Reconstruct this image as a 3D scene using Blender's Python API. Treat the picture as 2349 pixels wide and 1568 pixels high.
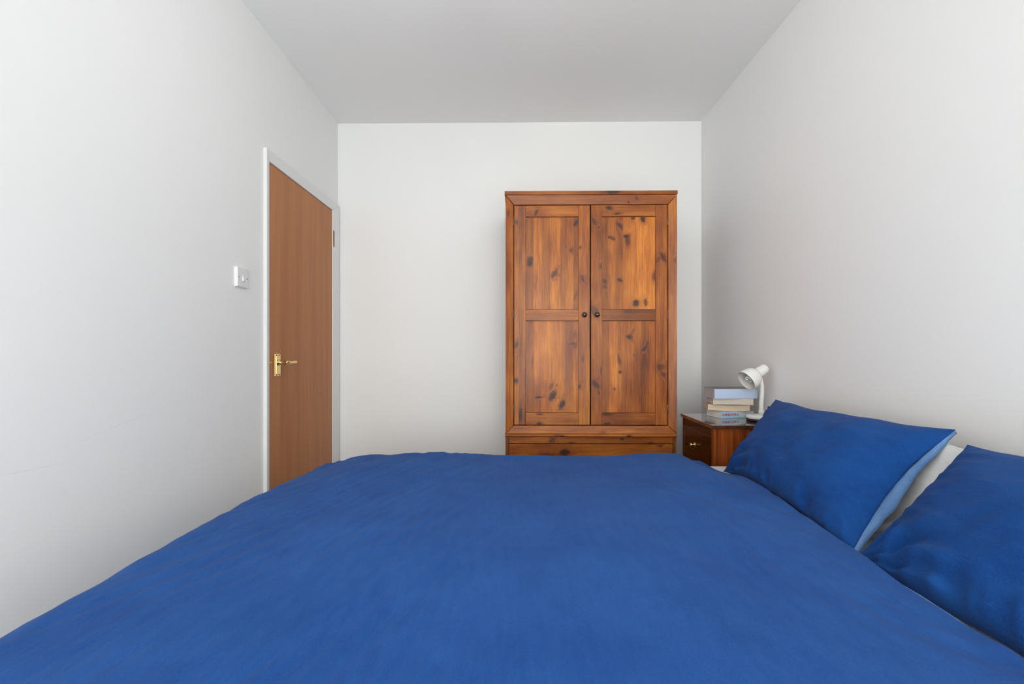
import bpy, bmesh, math, random
from mathutils import Vector, Matrix, noise as mnoise

for o in list(bpy.data.objects):
    bpy.data.objects.remove(o, do_unlink=True)
scene = bpy.context.scene
col = scene.collection
random.seed(7)

# ------------------------------------------------------------------ camera, light, exposure
F = 1050.0                      # focal length in pixels of the 2349 px wide frame
CAMZ = 1.09
cd = bpy.data.cameras.new('camera')
cam = bpy.data.objects.new('camera', cd)
col.objects.link(cam)
cd.sensor_fit = 'HORIZONTAL'
cd.sensor_width = 36.0
cd.lens = F / 2349.0 * 36.0
cd.shift_x = -3.5 / 2349.0
cd.shift_y = 17.0 / 2349.0
cd.clip_start = 0.02
cam.location = (0, 0, CAMZ)
cam.rotation_euler = (math.pi / 2, 0, 0)
scene.camera = cam

world = bpy.data.worlds.new('overcast_daylight')
scene.world = world
world.use_nodes = True
wb = world.node_tree.nodes['Background']
wt = world.node_tree
# hazy sky above the horizon, slightly dimmer ground below it
wtc = wt.nodes.new('ShaderNodeTexCoord'); wsp = wt.nodes.new('ShaderNodeSeparateXYZ'); wrp = wt.nodes.new('ShaderNodeValToRGB')
wmr = wt.nodes.new('ShaderNodeMapRange')
wt.links.new(wtc.outputs['Generated'], wsp.inputs[0]); wt.links.new(wsp.outputs[2], wmr.inputs['Value'])
wmr.inputs['From Min'].default_value = -1; wmr.inputs['From Max'].default_value = 1
wt.links.new(wmr.outputs['Result'], wrp.inputs[0]); wt.links.new(wrp.outputs[0], wb.inputs['Color'])
we = wrp.color_ramp.elements
we[0].position = 0.46; we[0].color = (0.84, 0.86, 0.83, 1)
we[1].position = 0.54; we[1].color = (1.0, 1.02, 0.985, 1)
wb.inputs['Strength'].default_value = 6.3

# daylight enters through the window behind the camera (portal only guides the sampling)
WIN_X0, WIN_X1, WIN_Z0, WIN_Z1, NEARY = -1.0, 1.08, 0.12, 2.25, -2.3
pl = bpy.data.lights.new('window_daylight', 'AREA')
pl.shape = 'RECTANGLE'
pl.size = WIN_X1 - WIN_X0
pl.size_y = WIN_Z1 - WIN_Z0
pl.cycles.is_portal = True
po = bpy.data.objects.new('window_daylight', pl)
col.objects.link(po)
po.location = ((WIN_X0 + WIN_X1) / 2, NEARY - 0.12, (WIN_Z0 + WIN_Z1) / 2)
po.rotation_euler = (math.pi / 2, 0, 0)   # -Z axis of the lamp points to +Y

vs = scene.view_settings
vs.view_transform = 'Standard'
vs.look = 'None'
vs.gamma = 1.0
vs.use_curve_mapping = False
vs.exposure = 0.48

# ------------------------------------------------------------------ helpers
def link(name, me, parent=None, mats=()):
    o = bpy.data.objects.new(name, me)
    col.objects.link(o)
    for m in mats:
        me.materials.append(m)
    if parent is not None:
        o.parent = parent
    return o

def tag(o, label=None, cat=None, group=None, kind=None):
    if label: o['label'] = label
    if cat: o['category'] = cat
    if group: o['group'] = group
    if kind: o['kind'] = kind
    return o

def thing(name, label, cat, loc=(0, 0, 0), rz=0.0, group=None):
    o = bpy.data.objects.new(name, None)
    col.objects.link(o)
    o.empty_display_size = 0.05
    o.location = loc
    o.rotation_euler = (0, 0, rz)
    return tag(o, label, cat, group)

class MB:
    """collects shapes of one mesh"""
    def __init__(self):
        self.v, self.f, self.mi, self.sm = [], [], [], []
    def add(self, verts, faces, mi=0, smooth=False):
        b = len(self.v)
        self.v += [tuple(p) for p in verts]
        for f in faces:
            self.f.append([b + i for i in f]); self.mi.append(mi); self.sm.append(smooth)
    def box(self, x0, x1, y0, y1, z0, z1, mi=0):
        v = [(x, y, z) for z in (z0, z1) for y in (y0, y1) for x in (x0, x1)]
        self.add(v, [(0, 2, 3, 1), (4, 5, 7, 6), (0, 1, 5, 4), (2, 6, 7, 3), (0, 4, 6, 2), (1, 3, 7, 5)], mi)
    def hexa(self, bottom, top, mi=0):
        """bottom / top: 4 points each, same winding"""
        self.add(list(bottom) + list(top), [(3, 2, 1, 0), (4, 5, 6, 7), (0, 1, 5, 4), (1, 2, 6, 5), (2, 3, 7, 6), (3, 0, 4, 7)], mi)
    def lathe(self, prof, M=Matrix.Identity(4), n=32, mi=0, smooth=True, cap=True):
        """prof: (r, h) along local z"""
        vs_, fs = [], []
        for r, h in prof:
            for k in range(n):
                a = 2 * math.pi * k / n
                vs_.append(M @ Vector((r * math.cos(a), r * math.sin(a), h)))
        for i in range(len(prof) - 1):
            for k in range(n):
                k2 = (k + 1) % n
                fs.append((i * n + k, i * n + k2, (i + 1) * n + k2, (i + 1) * n + k))
        if cap:
            if prof[0][0] > 1e-5: fs.append(tuple(reversed(range(n))))
            if prof[-1][0] > 1e-5: fs.append(tuple(range((len(prof) - 1) * n, len(prof) * n)))
        self.add(vs_, fs, mi, smooth)
    def tube(self, pts, rad, n=14, mi=0, cap=True):
        pts = [Vector(p) for p in pts]
        rr = rad if isinstance(rad, (list, tuple)) else [rad] * len(pts)
        vs_, fs = [], []
        up = Vector((0.13, 0.21, 0.97))
        for i, p in enumerate(pts):
            t = (pts[min(i + 1, len(pts) - 1)] - pts[max(i - 1, 0)]).normalized()
            a = t.cross(up)
            if a.length < 1e-3: a = t.cross(Vector((1, 0, 0)))
            a.normalize(); b = t.cross(a).normalized()
            up = a.cross(t)
            for k in range(n):
                th = 2 * math.pi * k / n
                vs_.append(p + rr[i] * (math.cos(th) * a + math.sin(th) * b))
        for i in range(len(pts) - 1):
            for k in range(n):
                k2 = (k + 1) % n
                fs.append((i * n + k, i * n + k2, (i + 1) * n + k2, (i + 1) * n + k))
        if cap:
            fs.append(tuple(reversed(range(n)))); fs.append(tuple(range((len(pts) - 1) * n, len(pts) * n)))
        self.add(vs_, fs, mi, True)
    def build(self, name, mats, parent=None, bevel=0.0, seg=2, merge=True):
        me = bpy.data.meshes.new(name)
        me.from_pydata(self.v, [], self.f)
        for p, mi, sm in zip(me.polygons, self.mi, self.sm):
            p.material_index = mi; p.use_smooth = sm
        bm = bmesh.new(); bm.from_mesh(me)
        if merge: bmesh.ops.remove_doubles(bm, verts=bm.verts, dist=1e-6)
        bmesh.ops.recalc_face_normals(bm, faces=bm.faces)
        bm.to_mesh(me); bm.free()
        if not isinstance(mats, (list, tuple)): mats = [mats]
        o = link(name, me, parent, mats)
        if bevel > 0:
            m = o.modifiers.new('bevel', 'BEVEL')
            m.width = bevel; m.segments = seg; m.limit_method = 'ANGLE'; m.angle_limit = math.radians(40)
            m.harden_normals = False
            for p in me.polygons: p.use_smooth = True
            w = o.modifiers.new('normals', 'WEIGHTED_NORMAL'); w.keep_sharp = True
        return o

def smooth(t):
    t = max(0.0, min(1.0, t)); return t * t * (3 - 2 * t)

def interp(x, pts):
    if x <= pts[0][0]: return pts[0][1]
    for (a, va), (b, vb) in zip(pts, pts[1:]):
        if x <= b:
            t = (x - a) / (b - a); t = t * t * (3 - 2 * t) * 0.5 + t * 0.5
            return va + (vb - va) * t
    return pts[-1][1]

# ------------------------------------------------------------------ materials
class NT:
    def __init__(self, name):
        self.m = bpy.data.materials.new(name)
        self.m.use_nodes = True
        self.t = self.m.node_tree
        self.b = self.t.nodes['Principled BSDF']
    def n(self, typ, **kw):
        nd = self.t.nodes.new(typ)
        for k, v in kw.items(): setattr(nd, k, v)
        return nd
    def l(self, a, b): self.t.links.new(a, b)
    def val(self, sock, v):
        if hasattr(v, 'is_linked') or hasattr(v, 'links'): self.l(v, sock)
        else: sock.default_value = v
    def math(self, op, a, b=None, c=None, clamp=False):
        nd = self.n('ShaderNodeMath', operation=op, use_clamp=clamp)
        self.val(nd.inputs[0], a)
        if b is not None: self.val(nd.inputs[1], b)
        if c is not None: self.val(nd.inputs[2], c)
        return nd.outputs[0]
    def obj(self):
        if not hasattr(self, '_o'): self._o = self.n('ShaderNodeTexCoord').outputs['Object']
        return self._o
    def mapping(self, vec, scale=(1, 1, 1), loc=(0, 0, 0), rot=(0, 0, 0)):
        nd = self.n('ShaderNodeMapping')
        self.l(vec, nd.inputs[0])
        nd.inputs['Location'].default_value = loc
        nd.inputs['Rotation'].default_value = rot
        nd.inputs['Scale'].default_value = scale
        return nd.outputs[0]
    def noise(self, vec, scale, detail=3, rough=0.5, dist=0.0):
        nd = self.n('ShaderNodeTexNoise')
        self.l(vec, nd.inputs['Vector'])
        nd.inputs['Scale'].default_value = scale
        nd.inputs['Detail'].default_value = detail
        nd.inputs['Roughness'].default_value = rough
        nd.inputs['Distortion'].default_value = dist
        return nd.outputs['Fac']
    def rng(self, v, a, b, c=0.0, d=1.0, interp='LINEAR'):
        nd = self.n('ShaderNodeMapRange', interpolation_type=interp)
        self.l(v, nd.inputs['Value'])
        for k, x in zip(('From Min', 'From Max', 'To Min', 'To Max'), (a, b, c, d)):
            nd.inputs[k].default_value = x
        return nd.outputs['Result']
    def mix(self, fac, a, b, blend='MIX'):
        nd = self.n('ShaderNodeMix', data_type='RGBA', blend_type=blend)
        self.val(nd.inputs[0], fac)
        for s, v in ((nd.inputs[6], a), (nd.inputs[7], b)):
            if isinstance(v, tuple): s.default_value = v if len(v) == 4 else (*v, 1)
            else: self.l(v, s)
        return nd.outputs[2]
    def bump(self, h, strength=0.3, dist=0.001, normal=None):
        nd = self.n('ShaderNodeBump')
        nd.inputs['Strength'].default_value = strength
        nd.inputs['Distance'].default_value = dist
        self.l(h, nd.inputs['Height'])
        if normal is not None: self.l(normal, nd.inputs['Normal'])
        return nd.outputs['Normal']
    def set(self, **kw):
        names = dict(color='Base Color', rough='Roughness', metal='Metallic', spec='Specular IOR Level', coat='Coat Weight',
                     coat_rough='Coat Roughness', sheen='Sheen Weight', sheen_rough='Sheen Roughness', normal='Normal')
        for k, v in kw.items():
            s = self.b.inputs[names[k]]
            if isinstance(v, tuple): s.default_value = (*v, 1) if len(v) == 3 else v
            elif isinstance(v, (int, float)): s.default_value = v
            else: self.l(v, s)
        return self.m

def plain(name, c, rough=0.5, metal=0.0, spec=0.5, coat=0.0, var=0.04, vs_=30):
    t = NT(name)
    n = t.noise(t.obj(), vs_, 3)
    dark = tuple(x * (1 - var) for x in c); light = tuple(min(1, x * (1 + var)) for x in c)
    t.set(color=t.mix(n, dark, light), rough=rough, metal=metal, spec=spec, coat=coat)
    return t.m

def paint(name, c, bump=0.25, scuffs=False):
    t = NT(name)
    o = t.obj()
    n = t.noise(o, 1.2, 2)
    base = t.mix(n, tuple(x * 0.985 for x in c), c)
    fine = t.noise(o, 160, 4, 0.6)
    big = t.noise(o, 9, 3, 0.5)
    if scuffs:
        # faint pencil-thin scratches low on the wall
        for (cy, cz, dy, slope) in ((1.36, 0.865, 0.16, 0.16), (1.12, 0.80, 0.12, -0.03), (1.55, 0.90, 0.07, 0.25), (1.62, 0.62, 0.015, 3.0)):
            sep = t.n('ShaderNodeSeparateXYZ'); t.l(o, sep.inputs[0])
            yy = t.math('SUBTRACT', sep.outputs[1], cy)
            zz = t.math('SUBTRACT', sep.outputs[2], cz)
            wob = t.math('MULTIPLY', t.math('SUBTRACT', t.noise(o, 14, 2), 0.5), 0.02)
            if abs(slope) > 1:
                d = t.math('ABSOLUTE', t.math('ADD', yy, wob)); ext = t.math('ABSOLUTE', zz)
            else:
                d = t.math('ABSOLUTE', t.math('ADD', t.math('SUBTRACT', zz, t.math('MULTIPLY', yy, slope)), wob)); ext = t.math('ABSOLUTE', yy)
            mk = t.math('MULTIPLY', t.rng(d, 0.0, 0.0013, 1, 0), t.rng(ext, dy * 0.3, max(dy, 0.02), 1, 0))
            mk = t.math('MULTIPLY', mk, t.rng(t.noise(o, 40, 2), 0.4, 0.6, 0.1, 0.3))
            base = t.mix(mk, base, tuple(x * 0.55 for x in c))
    nb = t.bump(fine, bump, 0.0006)
    nb = t.bump(big, 0.15, 0.002, nb)
    t.set(color=base, rough=0.62, spec=0.35, normal=nb)
    return t.m

WALLC = (0.93, 0.93, 0.927)
M_wall = paint('matt_wall_paint', WALLC)
M_wall_l = paint('matt_wall_paint_scuffed', WALLC, scuffs=True)
M_ceil = paint('ceiling_paint', (0.93, 0.93, 0.93), 0.2)
M_gloss = plain('white_gloss_paint', (0.82, 0.82, 0.815), 0.28, var=0.01)
M_plastic = plain('white_switch_plastic', (0.84, 0.84, 0.835), 0.25, var=0.01)
M_gap_shade = plain('gap_shade', (0.03, 0.015, 0.008), 0.7)
M_brass = plain('polished_brass', (0.83, 0.60, 0.26), 0.16, metal=1.0, var=0.05)
M_brass_dull = plain('aged_brass', (0.22, 0.12, 0.07), 0.4, metal=0.9, var=0.1)
M_screw = plain('dark_screw_head', (0.10, 0.085, 0.07), 0.4, metal=0.6)
M_knob = plain('dark_bronze_knob', (0.030, 0.012, 0.008), 0.22, spec=0.6, coat=0.5)
M_lamp = plain('cream_white_enamel', (0.86, 0.85, 0.82), 0.25, coat=0.3, var=0.01)
M_lampin = plain('lamp_inner_white', (0.72, 0.69, 0.64), 0.4, var=0.02)
M_bulb = plain('frosted_bulb_glass', (0.85, 0.86, 0.86), 0.12, coat=0.5, var=0.01)
M_black = plain('black_rubber', (0.012, 0.014, 0.022), 0.4)
M_sheetw = plain('white_cotton_sheet', (0.74, 0.76, 0.83), 0.8, var=0.03)

def carpet():
    t = NT('pale_grey_carpet')
    n = t.noise(t.obj(), 260, 3)
    t.set(color=t.mix(n, (0.72, 0.72, 0.72), (0.82, 0.82, 0.81)), rough=0.95, spec=0.1, normal=t.bump(n, 0.6, 0.004))
    return t.m
M_carpet = carpet()

def fabric(name, dark, light, scale=1.0, along=(1, 1, 1), seed=0.0, sheen=0.25, bump=0.25, folds=0.0):
    t = NT(name)
    o = t.mapping(t.obj(), loc=(seed, seed * 0.7, seed * 0.3))
    warp = t.noise(t.mapping(o, scale=(1400, 220, 220)), 1.0, 2, 0.5)
    weft = t.noise(t.mapping(o, scale=(220, 1400, 220)), 1.0, 2, 0.5)
    cloud = t.noise(o, 5.5, 5, 0.6)
    slub = t.noise(t.mapping(o, scale=(60, 12, 30)), 1.0, 4, 0.65)
    v = t.math('ADD', t.math('MULTIPLY', t.math('ADD', warp, weft), 0.32), t.math('MULTIPLY', cloud, 0.40))
    v = t.math('ADD', v, t.math('MULTIPLY', slub, 0.22))
    v = t.rng(v, 0.46, 0.78, 0, 1)
    c = t.mix(v, dark, light)
    # stray specks of lint
    vor = t.n('ShaderNodeTexVoronoi'); t.l(o, vor.inputs['Vector']); vor.inputs['Scale'].default_value = 7
    lint = t.math('MULTIPLY', t.math('LESS_THAN', vor.outputs['Distance'], 0.008), 0.5)
    c = t.mix(lint, c, (0.6, 0.65, 0.75))
    h = t.math('ADD', warp, weft)
    nb = t.bump(h, bump, 0.0006)
    cr = t.noise(t.mapping(o, scale=(20, 6, 14)), 1.0, 5, 0.6, 0.8)
    nb = t.bump(cr, 0.5, 0.008 * (1 + folds), nb)
    t.set(color=c, rough=0.85, spec=0.05, sheen=sheen * .2, sheen_rough=0.5, normal=nb)
    return t.m
M_duvet = fabric('blue_cotton_duvet', (0.009, 0.056, 0.235), (0.024, 0.104, 0.350))
M_pillow = fabric('blue_cotton_pillow', (0.005, 0.040, 0.185), (0.013, 0.080, 0.290), seed=3.3, folds=0.6)
M_light = fabric('pale_blue_cotton', (0.085, 0.18, 0.40), (0.16, 0.29, 0.53), seed=5.0)
M_white = fabric('white_cotton_pillow', (0.64, 0.63, 0.62), (0.78, 0.77, 0.76), seed=8.0, sheen=0.1, folds=0.5)

# ---- knotty pine: per-board material with the knots that sit on that board
def knot_group():
    g = bpy.data.node_groups.new('wood_knot', 'ShaderNodeTree')
    for nm in ('x', 'z', 'cx', 'cz', 'w', 'h', 'cos', 'sin', 'noise'):
        g.interface.new_socket(nm, in_out='INPUT', socket_type='NodeSocketFloat')
    g.interface.new_socket('mask', in_out='OUTPUT', socket_type='NodeSocketFloat')
    gi = g.nodes.new('NodeGroupInput'); go = g.nodes.new('NodeGroupOutput')
    def mth(op, a, b=None):
        nd = g.nodes.new('ShaderNodeMath'); nd.operation = op
        for i, v in enumerate((a, b)):
            if v is None: continue
            if isinstance(v, (int, float)): nd.inputs[i].default_value = v
            else: g.links.new(v, nd.inputs[i])
        return nd.outputs[0]
    I = gi.outputs
    dx = mth('SUBTRACT', I['x'], I['cx']); dz = mth('SUBTRACT', I['z'], I['cz'])
    rx = mth('ADD', mth('MULTIPLY', dx, I['cos']), mth('MULTIPLY', dz, I['sin']))
    rz = mth('SUBTRACT', mth('MULTIPLY', dz, I['cos']), mth('MULTIPLY', dx, I['sin']))
    a = mth('DIVIDE', rx, I['w']); b = mth('DIVIDE', rz, I['h'])
    d = mth('SQRT', mth('ADD', mth('MULTIPLY', a, a), mth('MULTIPLY', b, b)))
    d = mth('ADD', d, I['noise'])
    nd = g.nodes.new('ShaderNodeMapRange'); nd.interpolation_type = 'SMOOTHSTEP'
    g.links.new(d, nd.inputs['Value'])
    for k, v in zip(('From Min', 'From Max', 'To Min', 'To Max'), (0.45, 1.15, 1.0, 0.0)):
        nd.inputs[k].default_value = v
    g.links.new(nd.outputs['Result'], go.inputs[0])
    return g
KG = knot_group()

def pine(name, along='z', knots=(), strips=None, tone=1.0, seed=0.0, hue=0.0, gloss=0.30):
    t = NT(name)
    o = t.obj()
    sep = t.n('ShaderNodeSeparateXYZ'); t.l(o, sep.inputs[0])
    X, Y, Z = sep.outputs
    off = t.mapping(o, loc=(seed * 1.37, seed * 2.1, seed * 0.77))
    # knots warp the grain around them
    kn = t.math('MULTIPLY', t.math('SUBTRACT', t.noise(off, 55, 4, 0.6), 0.5), 1.15)
    mask = None; halo = None
    for (cx, cz, w, h, tilt, dark) in knots:
        for (s, which) in ((1.0, 0), (1.9, 1)):
            g = t.n('ShaderNodeGroup'); g.node_tree = KG
            t.l(X, g.inputs['x']); t.l(Z, g.inputs['z']); t.l(kn, g.inputs['noise'])
            for k, v in (('cx', cx), ('cz', cz), ('w', w * s), ('h', h * s), ('cos', math.cos(tilt)), ('sin', math.sin(tilt))):
                g.inputs[k].default_value = v
            r = t.math('MULTIPLY', g.outputs[0], dark)
            if strips:          # a knot ends where its glued strip ends
                xs = [q for q, _ in strips]
                lo = max([q for q in xs if q <= cx] or [xs[0]]); hi = min([q for q in xs if q > cx] or [xs[-1]])
                if cx - lo < w * .35: lo = -9.0
                if hi - cx < w * .35: hi = 9.0
                r = t.math('MULTIPLY', r, t.math('MULTIPLY', t.math('GREATER_THAN', X, lo), t.math('LESS_THAN', X, hi)))
            if which == 0: mask = r if mask is None else t.math('MAXIMUM', mask, r)
            else: halo = r if halo is None else t.math('MAXIMUM', halo, r)
    sc = (46, 46, 2.2) if along == 'z' else (2.2, 46, 46)
    vec = off
    if halo is not None:
        comb = t.n('ShaderNodeCombineXYZ')
        t.l(t.math('MULTIPLY', halo, 0.03 if along == 'z' else 0.0), comb.inputs[0])
        t.l(t.math('MULTIPLY', halo, 0.0 if along == 'z' else 0.03), comb.inputs[2])
        va = t.n('ShaderNodeVectorMath', operation='ADD'); t.l(off, va.inputs[0]); t.l(comb.outputs[0], va.inputs[1])
        vec = va.outputs[0]
    g1 = t.noise(t.mapping(vec, scale=sc), 1.0, 4, 0.6, 0.35)
    s2 = (330, 330, 9) if along == 'z' else (9, 330, 330)
    g2 = t.noise(t.mapping(vec, scale=s2), 1.0, 3, 0.6)
    cl = t.noise(t.mapping(off, scale=(9, 9, 3.5) if along == 'z' else (3.5, 9, 9)), 1.0, 3, 0.5)
    v = t.math('ADD', t.math('MULTIPLY', g1, 0.34), t.math('ADD', t.math('MULTIPLY', g2, 0.34), t.math('MULTIPLY', cl, 0.42)))
    v = t.rng(v, 0.42, 0.70, 0, 1)
    ramp = t.n('ShaderNodeValToRGB')
    e = ramp.color_ramp.elements
    k = tone
    e[0].position = 0.0; e[0].color = (0.150 * k, 0.032 * k, 0.0050 * k, 1)
    e[1].position = 1.0; e[1].color = (0.50 * k, 0.170 * k, (0.026 - 0.012 * hue) * k, 1)
    m_ = ramp.color_ramp.elements.new(0.5); m_.color = (0.32 * k, 0.086 * k, (0.012 - 0.005 * hue) * k, 1)
    t.l(v, ramp.inputs[0])
    c = ramp.outputs[0]
    if strips:
        x0, x1 = strips[0][0], strips[-1][0]
        r2 = t.n('ShaderNodeValToRGB'); r2.color_ramp.interpolation = 'CONSTANT'
        els = r2.color_ramp.elements
        while len(els) > 1: els.remove(els[-1])
        for i, (sx, tn) in enumerate(strips[:-1]):
            p = (sx - x0) / (x1 - x0)
            el = els[0] if i == 0 else els.new(p)
            el.position = p
            q = (1 + (tn - 1) * 1.35) * 0.5
            el.color = (q, q * (0.9 + 0.12 * tn), q * 0.95, 1)
        t.l(t.rng(X, x0, x1), r2.inputs[0])
        mul = t.mix(1.0, c, r2.outputs[0], 'MULTIPLY')
        c = t.mix(1.0, mul, (2.0, 2.0, 2.0), 'MULTIPLY')
    if halo is not None:
        c = t.mix(t.math('MULTIPLY', halo, 0.42), c, (0.20 * k, 0.050 * k, 0.014 * k))
        c = t.mix(t.math('MULTIPLY', mask, 0.92), c, (0.034, 0.013, 0.010))
    nb = t.bump(g2, 0.12, 0.0005)
    t.set(color=c, rough=t.rng(g1, 0.3, 0.7, gloss, gloss + 0.12), spec=0.35, coat=0.08, coat_rough=0.3, normal=nb)
    return t.m

def mahogany(name, dark, light, scale=(46, 46, 1.6), rough=0.22):
    t = NT(name)
    o = t.obj()
    g1 = t.noise(t.mapping(o, scale=scale), 1.0, 4, 0.6, 0.3)
    g2 = t.noise(t.mapping(o, scale=tuple(s * 6 for s in scale)), 1.0, 3, 0.6)
    v = t.math('ADD', t.math('MULTIPLY', g1, 0.75), t.math('MULTIPLY', g2, 0.3))
    v = t.rng(v, 0.36, 0.68)
    t.set(color=t.mix(v, dark, light), rough=rough, spec=0.28, coat=0.05, coat_rough=0.08)
    return t.m
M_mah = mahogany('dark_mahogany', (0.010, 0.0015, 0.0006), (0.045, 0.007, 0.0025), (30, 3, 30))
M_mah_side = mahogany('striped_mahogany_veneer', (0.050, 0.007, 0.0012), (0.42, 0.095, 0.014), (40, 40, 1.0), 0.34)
M_mah_top = mahogany('polished_mahogany_top', (0.050, 0.020, 0.014), (0.12, 0.05, 0.035), (30, 3, 30), 0.10)
M_mah_top.node_tree.nodes['Principled BSDF'].inputs['Coat Weight'].default_value = .9
M_mah_top.node_tree.nodes['Principled BSDF'].inputs['Specular IOR Level'].default_value = .6

def door_veneer():
    t = NT('smooth_beech_veneer')
    o = t.obj()
    a = t.noise(t.mapping(o, scale=(10, 16, 0.7)), 1.0, 3, 0.5)
    b = t.noise(t.mapping(o, scale=(60, 150, 3)), 1.0, 4, 0.6)
    v = t.math('ADD', t.math('MULTIPLY', a, 0.7), t.math('MULTIPLY', b, 0.35))
    v = t.rng(v, 0.38, 0.68)
    t.set(color=t.mix(v, (0.41, 0.145, 0.040), (0.54, 0.215, 0.074)), rough=0.42, spec=0.25, coat=0.0,
          normal=t.bump(b, 0.06, 0.0004))
    return t.m
M_door = door_veneer()

def glass():
    t = NT('window_glass')
    tr = t.n('ShaderNodeBsdfTransparent'); gl = t.n('ShaderNodeBsdfGlossy'); gl.inputs['Roughness'].default_value = 0.02
    mx = t.n('ShaderNodeMixShader'); mx.inputs[0].default_value = 0.05
    t.l(tr.outputs[0], mx.inputs[1]); t.l(gl.outputs[0], mx.inputs[2])
    t.l(mx.outputs[0], t.t.nodes['Material Output'].inputs['Surface'])
    return t.m

# ------------------------------------------------------------------ the room
XL, XR = -1.168, 1.236
YBL, YBR = 3.044, 3.011          # the back wall stands a touch out of square
H = CAMZ + 1.5
T = 0.12
YN = NEARY

def struct(o):
    o['kind'] = 'structure'; return o

m = MB(); m.hexa([(XL - T, YN - T, -T), (XR + T, YN - T, -T), (XR + T, YBR + T + .03, -T), (XL - T, YBL + T, -T)],
                 [(XL - T, YN - T, 0), (XR + T, YN - T, 0), (XR + T, YBR + T + .03, 0), (XL - T, YBL + T, 0)])
struct(m.build('floor', M_carpet))
m = MB(); m.hexa([(XL - T, YN - T, H), (XR + T, YN - T, H), (XR + T, YBR + T + .03, H), (XL - T, YBL + T, H)],
                 [(XL - T, YN - T, H + T), (XR + T, YN - T, H + T), (XR + T, YBR + T + .03, H + T), (XL - T, YBL + T, H + T)])
struct(m.build('ceiling', M_ceil))
m = MB(); m.hexa([(XL - T, YBL + .0016, 0), (XR + T, YBR - .0016, 0), (XR + T, YBR + T, 0), (XL - T, YBL + T, 0)],
                 [(XL - T, YBL + .0016, H), (XR + T, YBR - .0016, H), (XR + T, YBR + T, H), (XL - T, YBL + T, H)])
struct(m.build('wall_back', M_wall))
m = MB(); m.box(XR, XR + T, YN, 3.009, 0, H)
struct(m.build('wall_right', M_wall))
# left wall with the doorway
DY0, DY1, DTOP = 2.168, 2.962, 1.996      # opening in the wall
m = MB()
m.box(XL - T, XL, YN, DY0, 0, H)
m.box(XL - T, XL, DY1, 3.043, 0, H)
m.box(XL - T, XL, DY0, DY1, DTOP, H)
struct(m.build('wall_left', M_wall_l))
# near wall with the window opening
m = MB()
m.box(XL - T, WIN_X0, YN - T, YN, 0, H)
m.box(WIN_X1, XR + T, YN - T, YN, 0, H)
m.box(WIN_X0, WIN_X1, YN - T, YN, 0, WIN_Z0)
m.box(WIN_X0, WIN_X1, YN - T, YN, WIN_Z1, H)
struct(m.build('wall_near', M_wall))
wf = MB()
fy0, fy1 = YN - 0.09, YN - 0.04
wf.box(WIN_X0, WIN_X0 + .05, fy0, fy1, WIN_Z0, WIN_Z1)
wf.box(WIN_X1 - .05, WIN_X1, fy0, fy1, WIN_Z0, WIN_Z1)
wf.box(WIN_X0 + .05, WIN_X1 - .05, fy0, fy1, WIN_Z0, WIN_Z0 + .05)
wf.box(WIN_X0 + .05, WIN_X1 - .05, fy0, fy1, WIN_Z1 - .05, WIN_Z1)
wf.box(.03, .07, fy0, fy1, WIN_Z0 + .05, WIN_Z1 - .05)
wo = struct(wf.build('window_1', M_gloss))
for a, b in ((WIN_X0 + .05, .03), (.07, WIN_X1 - .05)):
    g = MB(); g.box(a, b, YN - .068, YN - .062, WIN_Z0 + .05, WIN_Z1 - .05); g.build('window_pane', glass(), wo)
s = MB(); s.box(WIN_X0 - .03, WIN_X1 + .03, YN - .04, YN + .06, WIN_Z0 - .03, WIN_Z0); s.build('window_sill', M_gloss, wo, .004)
# baseboards
def base(name, b0, b1):
    m = MB(); m.hexa(b0, b1); struct(m.build(name, M_gloss, bevel=.003))
bh, bt = .095, .015
m = MB(); m.box(XL, XL + bt, YN + .0, 2.13, 0, bh); struct(m.build('baseboard_left', M_gloss, bevel=.003))
m = MB(); m.box(XR - bt, XR, YN, YBR, 0, bh); struct(m.build('baseboard_right', M_gloss, bevel=.003))
m = MB(); m.hexa([(XL, YBL - bt, 0), (XR - bt, YBR - bt, 0), (XR - bt, YBR, 0), (XL, YBL, 0)],
                 [(XL, YBL - bt, bh), (XR - bt, YBR - bt, bh), (XR - bt, YBR, bh), (XL, YBL, bh)])
struct(m.build('baseboard_back', M_gloss, bevel=.003))

# ---- doorway: architrave, lining, leaf, hinges, lever handle
door = bpy.data.objects.new('door_1', None); col.objects.link(door); door['kind'] = 'structure'
ARO_Y0, ARO_Y1, ARO_TOP = 2.134, 3.018, CAMZ + .942
ARI_Y0, ARI_Y1, ARI_TOP = 2.173, 2.934, CAMZ + .892
to, ti = .019, .010
def arch_piece(o0, o1, i1, i0):
    """outer edge o0-o1 thick, inner edge i0-i1 thin; points are (y, z)"""
    m = MB()
    m.hexa([(XL, *o0), (XL, *o1), (XL, *i1), (XL, *i0)],
           [(XL + to, *o0), (XL + to, *o1), (XL + ti, *i1), (XL + ti, *i0)])
    return m
arch_piece((ARO_Y0, 0), (ARO_Y0, ARO_TOP), (ARI_Y0, ARI_TOP), (ARI_Y0, 0)).build('architrave', M_gloss, door, .0025)
arch_piece((ARO_Y0, ARO_TOP), (ARO_Y1, ARO_TOP), (ARI_Y1, ARI_TOP), (ARI_Y0, ARI_TOP)).build('architrave', M_gloss, door, .0025)
arch_piece((ARO_Y1, ARO_TOP), (ARO_Y1, 0), (ARI_Y1, 0), (ARI_Y1, ARI_TOP)).build('architrave', M_gloss, door, .0025)
LX = -1.164                         # face of the leaf
m = MB()
m.box(XL - T, XL + .0035, DY0, 2.182, 0, 1.983)
m.box(XL - T, XL + .0035, 2.949, DY1, 0, 1.983)
m.box(XL - T, XL + .0035, DY0, DY1, 1.983, DTOP)
m.box(XL - T, XL - .045, 2.182, 2.196, 0, 1.983)
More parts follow.
